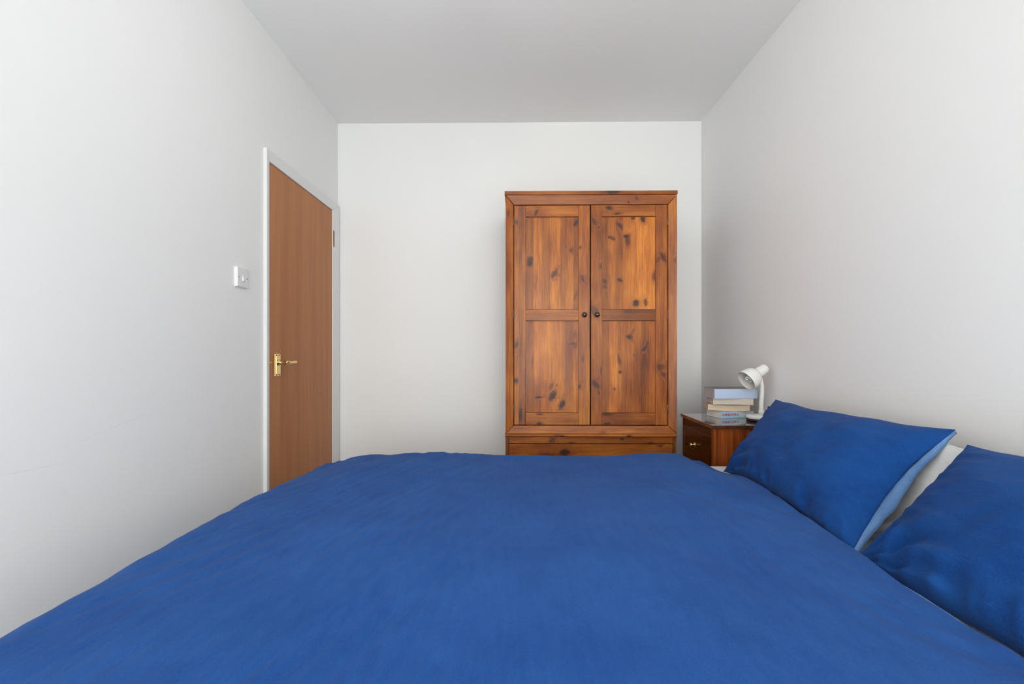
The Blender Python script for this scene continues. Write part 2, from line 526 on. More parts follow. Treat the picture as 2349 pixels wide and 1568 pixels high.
m.box(XL - T, XL - .045, 2.935, 2.949, 0, 1.983)
m.box(XL - T, XL - .045, 2.196, 2.935, 1.969, 1.983)
m.build('door_lining', M_gloss, door)
m = MB(); m.box(LX - .04, LX, 2.1855, 2.9462, .006, 1.9795)
leaf = m.build('door_leaf', M_door, door, .0012)
for hz in (1.801, 0.22):
    hm = MB()
    for k in range(5):
        z0 = hz + .0195 * k - .049
        hm.lathe([(.0052, z0), (.0062, z0 + .002), (.0062, z0 + .0165), (.0052, z0 + .0185)], Matrix.Translation((LX + .006, 2.9440, 0)), 16)
    hm.lathe([(.003, hz - .054), (.0042, hz - .051), (.0042, hz + .051), (.003, hz + .054)], Matrix.Translation((LX + .006, 2.9440, 0)), 12)
    hm.box(LX, LX + .0012, 2.9425, 2.9475, hz - .049, hz + .049)
    hm.build('hinge', M_brass_dull, door)
# handle: back plate with raised centre, lever, four screws
hy0, hy1, hz0, hz1 = 2.228, 2.279, CAMZ - .131, CAMZ - .022
hm = MB()
hm.box(LX, LX + .004, hy0, hy1, hz0, hz1)
hm.box(LX + .004, LX + .008, hy0 + .006, hy1 - .006, hz0 + .010, hz1 - .010)
hp = hm.build('handle_plate', M_brass, door, .002, 3)
lz = CAMZ - .0645
lm = MB()
Mx = Matrix.Translation((LX + .008, 2.2535, lz)) @ Matrix.Rotation(math.pi / 2, 4, 'Y')
lm.lathe([(.0155, 0), (.0155, .003), (.011, .006), (.0085, .010), (.0085, .040), (.010, .044)], Mx, 24)
pts = [(LX + .030, 2.2535, lz), (LX + .044, 2.254, lz), (LX + .050, 2.262, lz), (LX + .050, 2.28, lz), (LX + .049, 2.30, lz - .0005),
       (LX + .049, 2.318, lz), (LX + .048, 2.34, lz + .0005), (LX + .046, 2.352, lz), (LX + .045, 2.3545, lz)]
lm.tube(pts, [.0085, .0085, .0085, .0072, .0068, .0085, .0095, .0070, .002], 16)
lm.build('door_handle', M_brass, door)
for sy in (hy0 + .0135, hy1 - .0135):
    for sz in (hz0 + .0065, hz1 - .0065):
        sm = MB(); sm.lathe([(.0032, 0), (.0032, .0012), (.0018, .0017)], Matrix.Translation((LX + .004, sy, sz)) @ Matrix.Rotation(math.pi / 2, 4, 'Y'), 12)
        sm.build('screw', M_screw, door)
lt = MB(); lt.box(LX - .001, LX + .0016, 2.187, 2.206, lz - .004, lz + .004); lt.build('latch', M_brass, door, .0008)
pn = MB(); pn.lathe([(.0024, 0), (.0022, .0006)], Matrix.Translation((LX, 2.445, CAMZ + .733 - .0)) @ Matrix.Rotation(math.pi / 2, 4, 'Y'), 10)
pn.build('pin_mark', M_screw, door)

# ---- pendant-shaped fill light added above the bed, out of view, to even the light
fill_pend = thing('added_fill_pendant', 'unseen fill light added above the bed, built as a white globe pendant', 'fill light', (-0.15, 1.36, H))
m = MB(); m.lathe([(.0, -.0002), (.05, -.0002), (.05, -.012), (.035, -.026), (.008, -.034), (0, -.034)], n=32); m.build('fill_rose', M_gloss, fill_pend)
m = MB(); m.tube([(0, 0, -.032), (0, 0, -.18)], .003, 8); m.build('fill_cord', M_plastic, fill_pend)
m = MB(); m.lathe([(.0, -.17), (.03, -.17), (.034, -.205), (.03, -.215)], n=24); m.build('fill_holder', M_plastic, fill_pend)
t = NT('fill_light_glow'); t.b.inputs['Emission Color'].default_value = (.97, .98, 1.0, 1); t.b.inputs['Emission Strength'].default_value = 6.0
t.set(color=(.9, .9, .9), rough=.3)
m = MB(); m.lathe([(.11 * math.sin(math.pi * k / 24), -.315 + .11 * math.cos(math.pi * k / 24)) for k in range(25)], n=40); m.build('globe', t.m, fill_pend)  # emissive globe that gives off the added fill light

# ---- light switch
sw = thing('light_switch', 'white single rocker light switch on the wall left of the door', 'light switch', (XL, 1.9565, CAMZ + .305))
m = MB()
hw, hh = .0435, .0425
m.hexa([(0, -hw, -hh), (0, hw, -hh), (0, hw, hh), (0, -hw, hh)],
       [(.0145, -hw + .0012, -hh + .004), (.0105, hw - .0012, -hh + .004), (.0105, hw - .0012, hh - .001), (.0145, -hw + .0012, hh - .001)])
m.build('switch_plate', M_plastic, sw, .0012)
m = MB()
m.hexa([(.009, -.0075, -.014), (.009, .0075, -.014), (.009, .0075, .014), (.009, -.0075, .014)],
       [(.0195, -.0065, -.013), (.0185, .0065, -.013), (.0128, .0065, .013), (.0133, -.0065, .013)])
m.build('rocker', M_plastic, sw, .0008)
for sy, xx in ((-.031, .0137), (.031, .0112)):
    m = MB(); m.lathe([(.0026, 0), (.0026, .0006), (.0012, .0009)], Matrix.Translation((xx, sy, 0)) @ Matrix.Rotation(math.pi / 2, 4, 'Y'), 12)
    m.build('screw', M_screw, sw)

# ------------------------------------------------------------------ wardrobe (local frame: origin on the floor under the front plane)
WY = 2.5; WX = 177 * WY / F
ward = thing('wardrobe', 'two-door knotty pine wardrobe with drawers below, standing against the back wall', 'wardrobe', (WX, WY, 0), -0.0125)
def L(px, py, y=0.0):
    return ((px - 1178) * (WY + y) / F - WX, CAMZ + (801 - py) * (WY + y) / F)
S = WY / F
D2 = math.radians
KN = [  # px, py, half width px, half height px, tilt deg, darkness
 (1215, 603, 7, 9, 0, 1.0), (1217, 593, 7, 6, 10, .8), (1322, 510, 4, 11, -30, .9), (1311, 573, 6, 5, 0, .55), (1271, 628, 5, 12, -38, .75), (1299, 564, 1.5, 3, 0, 1), (1321, 677, 3, 14, -20, .45), (1228, 655, 3, 6, 0, .2),
 (1422, 517, 5, 11, 35, .75), (1404, 545, 9, 4, -30, .7), (1396, 544, 2.2, 2.2, 0, 1), (1437, 541, 7, 5, 0, .95), (1440, 553, 6, 11, 0, .7), (1475, 502, 6, 8, 10, 1.0), (1452, 499, 5, 5, 20, .8), (1388, 645, 5, 7, 35, .7), (1388, 657, 5, 5, 40, .6), (1422, 642, 7, 4, -20, .8), (1500, 634, 4, 10, 0, .55), (1459, 695, 8, 8, 0, .95), (1481, 693, 4, 9, 0, .7),
 (1185, 508, 3, 5, 0, .6), (1189, 590, 7, 20, 0, .25), (1363, 508, 4, 10, 25, .65), (1373, 521, 1.8, 1.8, 0, 1), (1378, 610, 4, 7, 10, .6), (1363, 711, 9, 12, 25, .62), (1336, 638, 4, 9, 15, .6), (1331, 567, 2, 3, 0, .7), (1520, 590, 5, 14, 30, .7), (1509, 596, 4, 9, -35, .45),
 (1230, 487, 4, 8, -28, .7), (1397, 477, 8, 5, -10, 1.0), (1416, 490, 7, 2.5, 0, .8), (1440, 714, 10, 4, 0, .5), (1459, 457, 4, 3, 0, .6), (1441, 464, 2, 2, 0, .9), (1403, 443, 16, 5, 0, .8),
 (1235, 911, 8, 3, 6, 1.0), (1268, 908, 7, 14, -28, .9), (1265, 886, 4, 10, -30, .5), (1290, 928, 6, 13, -30, 1.0), (1277, 883, 1.5, 3, 0, 1), (1314, 788, 11, 3.5, 4, .6), (1319, 768, 5, 9, -20, .4), (1222, 828, 3, 14, 0, .35), (1320, 795, 4, 6, -20, .5),
 (1444, 773, 8, 5.5, -25, .95), (1452, 760, 3, 8, -30, .4), (1478, 800, 3.5, 9, -45, .75), (1485, 788, 3, 7, -30, .5), (1420, 823, 4, 15, 15, .6), (1423, 853, 3, 3, 0, .95), (1410, 892, 3, 2.5, -20, .7), (1454, 814, 1.4, 3, 0, .7),
 (1184, 791, 4, 10, -15, .65), (1184, 873, 5, 6, 0, .95), (1195, 950, 5, 18, -8, .75), (1337, 823, 4, 9, 0, .5), (1329, 886, 3, 7, -15, .8), (1366, 881, 6, 13, 42, .75), (1374, 900, 2.5, 6, 15, .6), (1515, 842, 8, 9, -25, .65), (1520, 858, 5, 8, 30, .6), (1379, 850, 2.5, 9, 0, .55),
 (1237, 971, 6, 3, 0, 1.0), (1238, 950, 6, 2, 0, .75), (1392, 950, 9, 3, 0, .75), (1393, 971, 8, 3, 0, .8),
 (1289, 999, 7, 2.5, 0, 1.0), (1277, 996, 8, 2, 0, .5), (1441, 998, 5, 3.5, 0, 1.0), (1427, 1006, 5, 2.5, 0, .9), (1382, 991, 9, 3, 0, .45), (1267, 1010, 9, 5, 20, .65), (1311, 1016, 6, 2.5, 0, .9), (1490, 1016, 7, 2.5, 10, .9),
 (1296, 1038, 12, 8, 12, 1.0), (1260, 1042, 22, 4, 0, .45), (1515, 1022, 5, 3, 10, .6), (1166, 490, 4, 8, 0, .5), (1545, 599, 3, 6, 0, .5), (1440, 1075, 12, 6, 0, .8), (1220, 1120, 12, 7, 0, .8), (1490, 1160, 14, 7, 0, .9),
]
cnt = [0]
def kpine(name, x0, x1, y0, y1, along='z', strips=None, tone=1.0, hue=0.0, gloss=.34):
    cnt[0] += 1
    ks = []
    for (px, py, w, h, ti_, dk) in KN:
        if x0 <= px <= x1 and y0 <= py <= y1:
            cx, cz = L(px, py)
            ks.append((cx, cz, w * S * 1.18, h * S * 1.18, D2(ti_), min(1.0, dk * 1.15)))
    st = None
    if strips: st = [(L(a, 0)[0], b) for a, b in strips]
    return pine(name, along, ks, st, tone, cnt[0] * 1.7, hue, gloss)

def pbox(m, x0, x1, y0, y1, f, b, mi=0, fy=None):
    """board given by its pixel outline, seen at local depth f, running back to b"""
    a = L(x0, y0, f if fy is None else fy); c = L(x1, y1, f if fy is None else fy)
    m.box(a[0], c[0], f, b, c[1], a[1], mi)

# carcass
m = MB()
cl, cr = L(1161, 0)[0], L(1549.5, 0)[0]
ztop = L(0, 449, 0)[1]; zmid = L(0, 993, 0)[1]
back = .485
m.box(cl, cl + .02, .012, back, zmid, ztop)
m.box(cr - .02, cr, .012, back, zmid, ztop)
m.box(cl + .02, cr - .02, .012, back, ztop - .02, ztop)
m.box(cl + .02, cr - .02, .012, back, zmid, zmid + .02)
m.box(cl + .02, cr - .02, back - .012, back, zmid + .02, ztop - .02)
m.build('carcass', kpine('pine_carcass', 0, 0, 0, 0, 'z', tone=.8), ward, .001)
m = MB(); m.box(cl + .021, cr - .021, .03, .034, zmid + .021, ztop - .021); m.build('gap_shade_panel', M_gap_shade, ward)  # near-black sheet behind the doors, paints the shade in their gaps
# cornice board
a = L(1157.5, 440, -.024); c = L(1554, 447.5, -.024)
m = MB(); m.box(a[0], c[0], -.024, back, ztop + .0005, ztop + .0005 + (a[1] - c[1]) + .002)
m.build('cornice', kpine('pine_cornice', 1150, 1560, 436, 448, 'x', tone=.92), ward, .0015)
# mitred picture-frame around the doors, sloping in towards the doors
def frame_piece(name, o0, o1, i1, i0, mat):
    m = MB()
    fo, fi, bk = -.016, -.002, .012
    P = [L(*p, 0) for p in (o0, o1, i1, i0)]
    fr = [(P[0][0], fo, P[0][1]), (P[1][0], fo, P[1][1]), (P[2][0], fi, P[2][1]), (P[3][0], fi, P[3][1])]
    bkp = [(p[0], bk, p[1]) for p in P]
    m.hexa(bkp, fr)
    return m.build(name, mat, ward, .0012)
g = .45
frame_piece('door_frame', (1160.5 + g, 449), (1550 - g, 449), (1531.5 - g, 469), (1178.5 + g, 469), kpine('pine_frame_top', 1160, 1550, 450, 469, 'x', tone=1.10, hue=.3))
frame_piece('door_frame', (1160, 449 + g), (1160, 993 - g), (1178, 976 - g), (1178, 469 + g), kpine('pine_frame_left', 1158, 1178, 469, 976, 'z', tone=1.12))
frame_piece('door_frame', (1550, 993 - g), (1550, 449 + g), (1532, 469 + g), (1532, 976 - g), kpine('pine_frame_right', 1532, 1552, 469, 976, 'z', tone=1.2, hue=.4))
frame_piece('door_frame', (1550 - g, 993), (1160 + g, 993), (1178 + g, 976), (1532 - g, 976), kpine('pine_frame_bottom', 1160, 1550, 976, 993, 'x', tone=1.15, hue=.6))
# doors
DEF = [
 dict(x0=1179.5, a=1206, b=1327, x1=1353, up=[(1206, .78), (1224, 1.02), (1243, .80), (1262, 1.06), (1285, .86), (1298, 1.0), (1316, .78), (1328, 1)],
      lo=[(1206, .88), (1225, 1.16), (1258, 1.06), (1290, .96), (1297, .84), (1315, 1.05), (1328, 1)], kx=1340, hx=1178.6),
 dict(x0=1356, a=1381, b=1503, x1=1530.5, up=[(1380, .74), (1395, .92), (1412, .82), (1430, 1.0), (1448, 1.12), (1475, 1.16), (1504, 1)],
      lo=[(1380, .86), (1398, 1.16), (1417, .9), (1435, .98), (1453, .95), (1470, .82), (1489, 1.12), (1504, 1)], kx=1369, hx=1531.4),
]
for i, d in enumerate(DEF):
    x0, a, b, x1 = d['x0'], d['a'], d['b'], d['x1']
    side = ('left', 'right')[i]
    mats = [kpine(f'pine_{side}_door_outer_stile', x0, a - .01, 470, 974, 'z', strips=[(x0, 1.02), (x0 + 10, .84), (x0 + 19, .98), (a + 1, 1)] if i == 0 else None, tone=(1.14, 1.06)[i]),
            kpine(f'pine_{side}_door_inner_stile', b, x1, 470, 974, 'z', tone=1.12),
            kpine(f'pine_{side}_door_top_rail', a, b, 470, 496.5, 'x', tone=(1.12, 1.0)[i], hue=.2),
            kpine(f'pine_{side}_door_mid_rail', a, b, 709, 735, 'x', tone=(1.15, .82)[i]),
            kpine(f'pine_{side}_door_bottom_rail', a, b, 946.5, 974, 'x', tone=(1.08, .92)[i])]
    m = MB()
    th = .022
    pbox(m, x0, a - .2, 470.5, 974, 0, th, 0)
    pbox(m, b + .2, x1, 470.5, 974, 0, th, 1)
    for mi, (ya, yb) in ((2, (470.5, 496.3)), (3, (709.3, 735)), (4, (946.5, 974))):
        pbox(m, a, b, ya, yb, .0006, th, mi)
    dr = m.build('door', mats, ward, .0012)
    for key, (ya, yb) in (('up', (497, 708.6)), ('lo', (735.8, 945.9))):
        m = MB(); pbox(m, a, b, ya, yb, .0065, .018, 0, fy=0)
        # set the panel a little inside the rails and stiles
        m.build('door_panel', kpine(f'pine_{side}_door_{"upper" if key == "up" else "lower"}_panel', a, b, ya, yb, 'z', strips=d[key], tone=1.30, hue=.15), dr)
    kx, kz = L(d['kx'], 722, 0)
    m = MB(); m.lathe([(.0085, 0), (.0085, .002), (.0058, .005), (.0055, .009), (.009, .013), (.0128, .017), (.0140, .0215), (.0128, .026), (.0085, .0295), (.003, .031), (0, .0311)],
                      Matrix.Translation((kx, 0, kz)) @ Matrix.Rotation(math.pi / 2, 4, 'X'), 32)
    m.build('knob', M_knob, dr)
    for hy in (505, 721, 938):
        hx, hz_ = L(d['hx'], hy, -.006)
        m = MB(); m.lathe([(.0022, -.026), (.0032, -.024), (.0032, .024), (.0022, .026)], Matrix.Translation((hx, -.004, hz_)), 12)
        m.build('hinge', M_brass_dull if i else M_screw, dr)
# moulded ledge between wardrobe and drawer base
a = L(1158.3, 993, -.024); c = L(1553.5, 1001, -.024)
m = MB()
prof = [(back, zmid), (-.006, zmid), (-.014, zmid - .001), (-.020, zmid - .0035), (-.0235, zmid - .0075), (-.0235, zmid - .0125), (-.020, zmid - .0165), (-.014, zmid - .0185), (back, zmid - .0185)]
n = len(prof)
m.add([(a[0], y, z) for y, z in prof] + [(c[0], y, z) for y, z in prof], [tuple(range(n)), tuple(range(2 * n - 1, n - 1, -1))] + [(k, (k + 1) % n, n + (k + 1) % n, n + k) for k in range(n)])
m.build('ledge', kpine('pine_ledge', 1150, 1560, 994, 1003, 'x', tone=1.2, hue=.1), ward, .001)
# base unit
zb = zmid - .0185
m = MB()
bl, br = L(1159.5, 0)[0], L(1550.5, 0)[0]
pl_, pr_ = L(1167, 0)[0], L(1543.5, 0)[0]
m.box(bl, pl_ - .0006, .006, back, 0, zb)
m.box(pr_ + .0006, br, .002, back, 0, zb)
m.box(pl_, pr_, back - .012, back, .0, zb)
m.box(pl_, pr_, .004, .024, 0, .085)
m.box(pl_, pr_, .03, .05, .085, L(0, 1017)[1])
m.build('base_carcass', kpine('pine_base_carcass', 0, 0, 0, 0, 'z', tone=.7), ward, .001)
m = MB(); pbox(m, 1167.5, 1543, 1002, 1016.3, .001, .022); m.v = [(x, y, min(z, zb)) for x, y, z in m.v]
m.build('frieze', kpine('pine_frieze', 1160, 1550, 1003.5, 1018, 'x', tone=1.12, hue=.7), ward, .001)
zt = L(0, 1018.6)[1]
zs = [(zt, zt - .232), (zt - .237, .09)]
for k, (z1_, z0_) in enumerate(zs):
    m = MB(); m.box(pl_ + .001, pr_ - .0012, 0.002, .024, z0_, z1_)
    dr = m.build('drawer', kpine('pine_drawer_front', 1167, 1543, 1019 + 100 * k, 1118 + 100 * k, 'x', tone=1.08, hue=.6), ward, .0015)
    for px in (1245, 1465):
        kx = L(px, 0)[0]; kz = (z0_ + z1_) / 2 - .02
        m = MB(); m.lathe([(.0085, 0), (.0085, .002), (.0058, .005), (.0055, .009), (.0128, .017), (.0140, .0215), (.0085, .0295), (0, .0311)],
                          Matrix.Translation((kx, .002, kz)) @ Matrix.Rotation(math.pi / 2, 4, 'X'), 24)
        m.build('knob', M_knob, dr)

# ------------------------------------------------------------------ bedside cabinet
NX0, NX1, NY0, NY1, NZ = .896, 1.218, 2.052, 2.425, CAMZ - .34
cab = thing('bedside_cabinet', 'dark glossy mahogany bedside cabinet in the corner beside the bed', 'bedside cabinet', (NX0, NY0, 0))
def cx(m, x0, x1, y0, y1, z0, z1, mi=0): m.box(x0 - NX0, x1 - NX0, y0 - NY0, y1 - NY0, z0, z1, mi)
m = MB(); cx(m, NX0 - .0085, NX1, NY0 - .006, NY1 + .006, NZ - .016, NZ)
m.build('cabinet_top', M_mah_top, cab, .0015)
m = MB()
cx(m, NX0 + .004, NX1 - .004, NY0 + .002, NY0 + .018, .08, NZ - .016)
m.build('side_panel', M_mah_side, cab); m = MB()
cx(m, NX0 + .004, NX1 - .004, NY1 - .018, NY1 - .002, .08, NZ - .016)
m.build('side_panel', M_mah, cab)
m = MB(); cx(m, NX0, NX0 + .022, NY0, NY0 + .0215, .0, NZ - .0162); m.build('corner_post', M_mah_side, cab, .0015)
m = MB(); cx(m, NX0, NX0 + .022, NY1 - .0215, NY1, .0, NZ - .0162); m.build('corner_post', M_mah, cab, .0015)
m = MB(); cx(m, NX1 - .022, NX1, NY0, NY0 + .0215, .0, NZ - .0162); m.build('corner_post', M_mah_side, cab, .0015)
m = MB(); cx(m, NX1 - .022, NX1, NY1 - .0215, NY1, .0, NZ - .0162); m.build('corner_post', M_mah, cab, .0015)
m = MB(); cx(m, NX1 - .012, NX1 - .005, NY0 + .022, NY1 - .022, .08, NZ - .017); m.build('back_panel', M_mah, cab)
m = MB(); cx(m, NX0 + .001, NX0 + .018, NY0 + .0215, NY1 - .0215, NZ - .0535, NZ - .0165); m.build('front_rail', M_mah, cab, .0008)
def bead(y0, y1, z0, z1):
    b = MB(); w = .0022
    for (ya, yb, za, zb_) in ((y0, y1, z1 - w, z1), (y0, y1, z0, z0 + w), (y0, y0 + w, z0 + w, z1 - w), (y1 - w, y1, z0 + w, z1 - w)):
        cx(b, NX0 - .0022, NX0 + .006, ya, yb, za, zb_)
    return b
M_bead = plain('worn_mahogany_bead', (0.16, 0.06, 0.04), .25)
z1_ = NZ - .0545
for k, dh in enumerate((.153, .153, .153)):
    z0_ = z1_ - dh
    m = MB(); cx(m, NX0 + .0005, NX0 + .018, NY0 + .0245, NY1 - .0245, z0_ + .0025, z1_ - .0025)
    dr = m.build('drawer', M_mah, cab)
    bead(NY0 + .022, NY1 - .022, z0_, z1_).build('drawer_bead', M_bead, dr, .0006)
    ky, kz = (NY0 + NY1) / 2 + .025 - NY0, (z0_ + z1_) / 2 + .001
    m = MB(); m.lathe([(.0125, 0), (.0125, .0015), (.0075, .003), (.0042, .006), (.0042, .012), (.0085, .015), (.0100, .019), (.0075, .0235), (0, .0245)],
                      Matrix.Translation((0, ky, kz)) @ Matrix.Rotation(-math.pi / 2, 4, 'Y'), 24)
    m.build('knob', M_brass, dr)
    z1_ = z0_ - .006

# ------------------------------------------------------------------ books on the cabinet, bottom to top
def cover_mat(name, c, rough=.35): return plain(name, c, rough, var=.03)
def pages_mat(name, c):
    t = NT(name)
    n = t.noise(t.mapping(t.obj(), scale=(4, 4, 900)), 1.0, 2, .5)
    t.set(color=t.mix(n, tuple(x * .86 for x in c), c), rough=.8, spec=.2, normal=t.bump(n, .3, .0005))
    return t.m
def book(label, x, y, z, w, d, h, rot, spine_side, mat_cover, mat_pages, cv=.0012, curve=0.0, mat_spine=None, round_spine=.0):
    """w along x (camera-facing edge), d into depth; spine_side '-y' faces the camera, '+y' the wall"""
    t = thing('book', label, 'book', (x, y, z), rot, 'books stacked on the bedside cabinet')
    def bend(u): return curve * (1 - (2 * u - 1) ** 2)
    n = 12
    def slab(m, y0, y1, z0, z1, x0=0, x1=w, mi=0):
        vs_, fs = [], []
        for i in range(n + 1):
            u = i / n; xx = x0 + (x1 - x0) * u; b = -bend(u) + curve
            for (yy, zz) in ((y0, z0), (y1, z0), (y1, z1), (y0, z1)):
                vs_.append((xx, yy, zz + b))
        for i in range(n):
            for k in range(4):
                fs.append((i * 4 + k, i * 4 + (k + 1) % 4, (i + 1) * 4 + (k + 1) % 4, (i + 1) * 4 + k))
        fs.append((3, 2, 1, 0)); fs.append((n * 4, n * 4 + 1, n * 4 + 2, n * 4 + 3))
        m.add(vs_, fs, mi)
    m = MB()
    sp0, sp1 = ((0, cv) if spine_side == '-y' else (d - cv, d))
    slab(m, 0, d, 0, cv)
    slab(m, 0, d, h - cv, h)
    slab(m, sp0, sp1, cv, h - cv)
    m.build('cover', mat_cover, t, merge=False)
    if mat_spine is not None:
        pass
    m = MB()
    ins = .0018
    slab(m, (cv if spine_side == '-y' else ins), (d - ins if spine_side == '-y' else d - cv), cv, h - cv, .0015, w - .0015)
    m.build('pages', mat_pages, t)
    return t
P_grey = pages_mat('greyish_page_edges', (.52, .48, .46))
P_cream = pages_mat('cream_page_edges', (.74, .66, .56))
P_tan = pages_mat('tan_page_edges', (.80, .62, .44))
P_white = pages_mat('white_page_edges', (.74, .71, .67))
def spine_grad():
    t = NT('pale_blue_book_cover')
    sep = t.n('ShaderNodeSeparateXYZ'); t.l(t.obj(), sep.inputs[0])
    f = t.rng(sep.outputs[0], .045, .12)
    n = t.noise(t.obj(), 60, 3)
    c = t.mix(f, (.36, .56, .78), (.74, .80, .83))
    f2 = t.rng(sep.outputs[2], .004, .012, 1, 0)
    c = t.mix(t.math('MULTIPLY', f2, .55), c, (.30, .72, .80))
    t.set(color=t.mix(t.math('MULTIPLY', n, .25), c, (.62, .72, .80)), rough=.3)
    return t.m
C1 = spine_grad()
bz = NZ + .0006
b1 = book('white and pale blue paperback with red spine lettering, lowest of the book stack', 1.018, 2.246, bz, .186, .116, .0325, math.radians(12.0), '-y', C1, P_white, cv=.0011, curve=0)
# spine lettering: red title, dark grey author
def letters(txt, mat, x, z, size, parent, name):
    cu = bpy.data.curves.new(name, 'FONT'); cu.body = txt; cu.size = size; cu.extrude = .0002; cu.space_character = .92
    cu.offset = size * .02
    tmp = bpy.data.objects.new('tmp', cu); col.objects.link(tmp)
    bpy.context.view_layer.update()
    me = bpy.data.meshes.new_from_object(tmp.evaluated_get(bpy.context.evaluated_depsgraph_get()))
    bpy.data.objects.remove(tmp, do_unlink=True)
    me.materials.clear()
    o = link(name, me, parent, [mat])
    o.rotation_euler = (math.pi / 2, 0, 0)
    o.location = (x, -.0003, z)
    return o
M_red = plain('red_ink', (.52, .015, .05), .4); M_ink = plain('grey_ink', (.20, .25, .25), .4)
letters('LIVING FOR', M_red, .006, .0125, .0162, b1, 'spine_title')
letters('ES.', M_ink, .0885, .0135, .0110, b1, 'spine_author')
bz2 = bz + .0331
b2 = book('curled paperback with tan page edges facing out, second from the bottom of the stack', .972, 2.292, bz2, .196, .108, .030, math.radians(-13), '+y', cover_mat('worn_grey_cover', (.40, .36, .34)), P_tan, cv=.0010, curve=.0038)
bz3 = bz2 + .030 + .0042
b3 = book('paperback with pale cream page edges, second from the top of the stack', .986, 2.262, bz3, .190, .115, .0315, math.radians(-8), '+y', cover_mat('beige_cover', (.46, .40, .37)), P_cream)
bz4 = bz3 + .0319
b4 = book('thick paperback with a pale blue spine, topmost of the stack', .981, 2.235, bz4, .212, .125, .0475, math.radians(0.5), '-y', cover_mat('pale_blue_cover', (.52, .62, .82), .4), P_grey, cv=.0014)
m = MB(); m.box(.0, .212, .001, .125, .0477, .0487)
m.build('top_cover', plain('brown_cover', (.20, .11, .08), .35), b4)
# ------------------------------------------------------------------ desk lamp
LXc, LYc = 1.170, 2.178
lamp = thing('desk_lamp', 'small white gooseneck desk lamp standing on the bedside cabinet next to the books', 'lamp', (LXc, LYc, NZ))
m = MB(); m.lathe([(.052, .0002), (.0555, .002), (.0565, .006), (.0555, .0125)], n=48); m.build('rubber_foot', M_black, lamp)
m = MB(); m.lathe([(.0560, .0127), (.0580, .015), (.0578, .024), (.053, .0285), (.034, .0315), (.0, .0325)], n=48); m.build('base', M_lamp, lamp)
m = MB(); m.box(-.034, -.018, -.032, -.022, .029, .035); m.build('switch', M_lamp, lamp, .002)
# gooseneck
sx, sy = .0095, .0
m = MB(); m.lathe([(.0125, .030), (.0125, .048), (.0108, .052)], Matrix.Translation((sx, sy, 0)), 24); m.build('collar', M_lamp, lamp)
def lp(px, py, y): return ((px - 1178) * y / F - LXc, y - LYc, CAMZ + (801 - py) * y / F - NZ)
gy = LYc
pts = [(sx, sy, .048)] + [lp(*q, gy) for q in ((1746.5, 925), (1747.6, 908), (1747.9, 893), (1747, 880), (1744.6, 869), (1741.5, 860), (1741, 853))]
# resample smoothly
def catmull(P, k=6):
    P = [Vector(p) for p in P]; out = []
    for i in range(len(P) - 1):
        p0, p1, p2, p3 = P[max(i - 1, 0)], P[i], P[i + 1], P[min(i + 2, len(P) - 1)]
        for j in range(k):
            t_ = j / k
            out.append(.5 * ((2 * p1) + (-p0 + p2) * t_ + (2 * p0 - 5 * p1 + 4 * p2 - p3) * t_ ** 2 + (-p0 + 3 * p1 - 3 * p2 + p3) * t_ ** 3))
    out.append(P[-1]); return out
path = catmull(pts, 12)
m = MB(); m.tube(path, [.0101 - .0028 * (i / len(path)) ** 2.5 + .0003 * math.sin(i * 2.1) for i in range(len(path))], 20); m.build('gooseneck', M_lamp, lamp)
# head
axis = Vector((-.845, -.165, -.508)).normalized()
rim_c = Vector(lp(1711.5, 873.5, gy - .028))
q = axis.to_track_quat('Z', 'Y').to_matrix().to_4x4()
HM = Matrix.Translation(rim_c - axis * .125) @ q     # local z runs from the cap end (0) to the rim (.125)
outer = [(.0, .0), (.014, .0005), (.0195, .004), (.0225, .011), (.0238, .030), (.0245, .050), (.026, .058), (.034, .064), (.0415, .073), (.0465, .086), (.0492, .100), (.0500, .114), (.0500, .125)]
inner = [(.0485, .125), (.0482, .112), (.0470, .099), (.0445, .086), (.039, .074), (.030, .066), (.018, .062), (.0, .061)]
m = MB(); m.lathe(outer + [inner[0]], HM, 48, cap=False); m.build('lamp_shade', M_lamp, lamp)
m = MB(); m.lathe(inner, HM, 48, cap=False); m.build('shade_lining', M_lampin, lamp)
m = MB(); m.lathe([(.013, .060), (.013, .074), (.0165, .076), (.0165, .083), (.012, .085)], HM, 24)
hel = []
for i in range(97):
    a_ = 2 * math.pi * 2.5 * i / 96
    hel.append(HM @ Vector(((.0165 - .004 * i / 96) * math.cos(a_), (.0165 - .004 * i / 96) * math.sin(a_), .086 + .028 * i / 96)))
hel += [HM @ Vector((-.006, .004, .1155)), HM @ Vector((0.004, .0, .116))]
m.tube(hel, .0045, 10)
m.build('bulb', M_bulb, lamp)

# ------------------------------------------------------------------ bed
bed = thing('bed', 'double bed with a low dark wooden headboard against the right wall', 'bed', (.2, 1.25, 0))
bx, by = .2, 1.25
BX0, BX1, BY0, BY1, MZ = -.76, 1.128, .52, 1.985, CAMZ - .50
m = MB(); m.box(BX0 - bx + .01, BX1 - bx, BY0 - by + .01, BY1 - by - .01, .12, .32); m.build('divan_base', plain('cream_divan_fabric', (.6, .56, .5), .9), bed, .01, 3)
for lx in (BX0 + .1, BX1 - .1):
    for ly in (BY0 + .1, BY1 - .1):
        m = MB(); m.lathe([(.022, 0), (.024, .06), (.03, .12)], Matrix.Translation((lx - bx, ly - by, 0)), 20); m.build('leg', M_black, bed)
m = MB(); m.box(1.130 - bx, 1.158 - bx, BY0 - by - .03, 2.040 - by, .25, CAMZ - .2525); m.build('headboard', M_mah, bed, .004)
mt = MB(); mt.box(BX0, BX1, BY0, BY1, .3205, MZ)
mo = mt.build('mattress', M_sheetw, None, .03, 5)
tag(mo, 'mattress under a white sheet, showing beside the bedside cabinet between duvet and pillow', 'mattress')

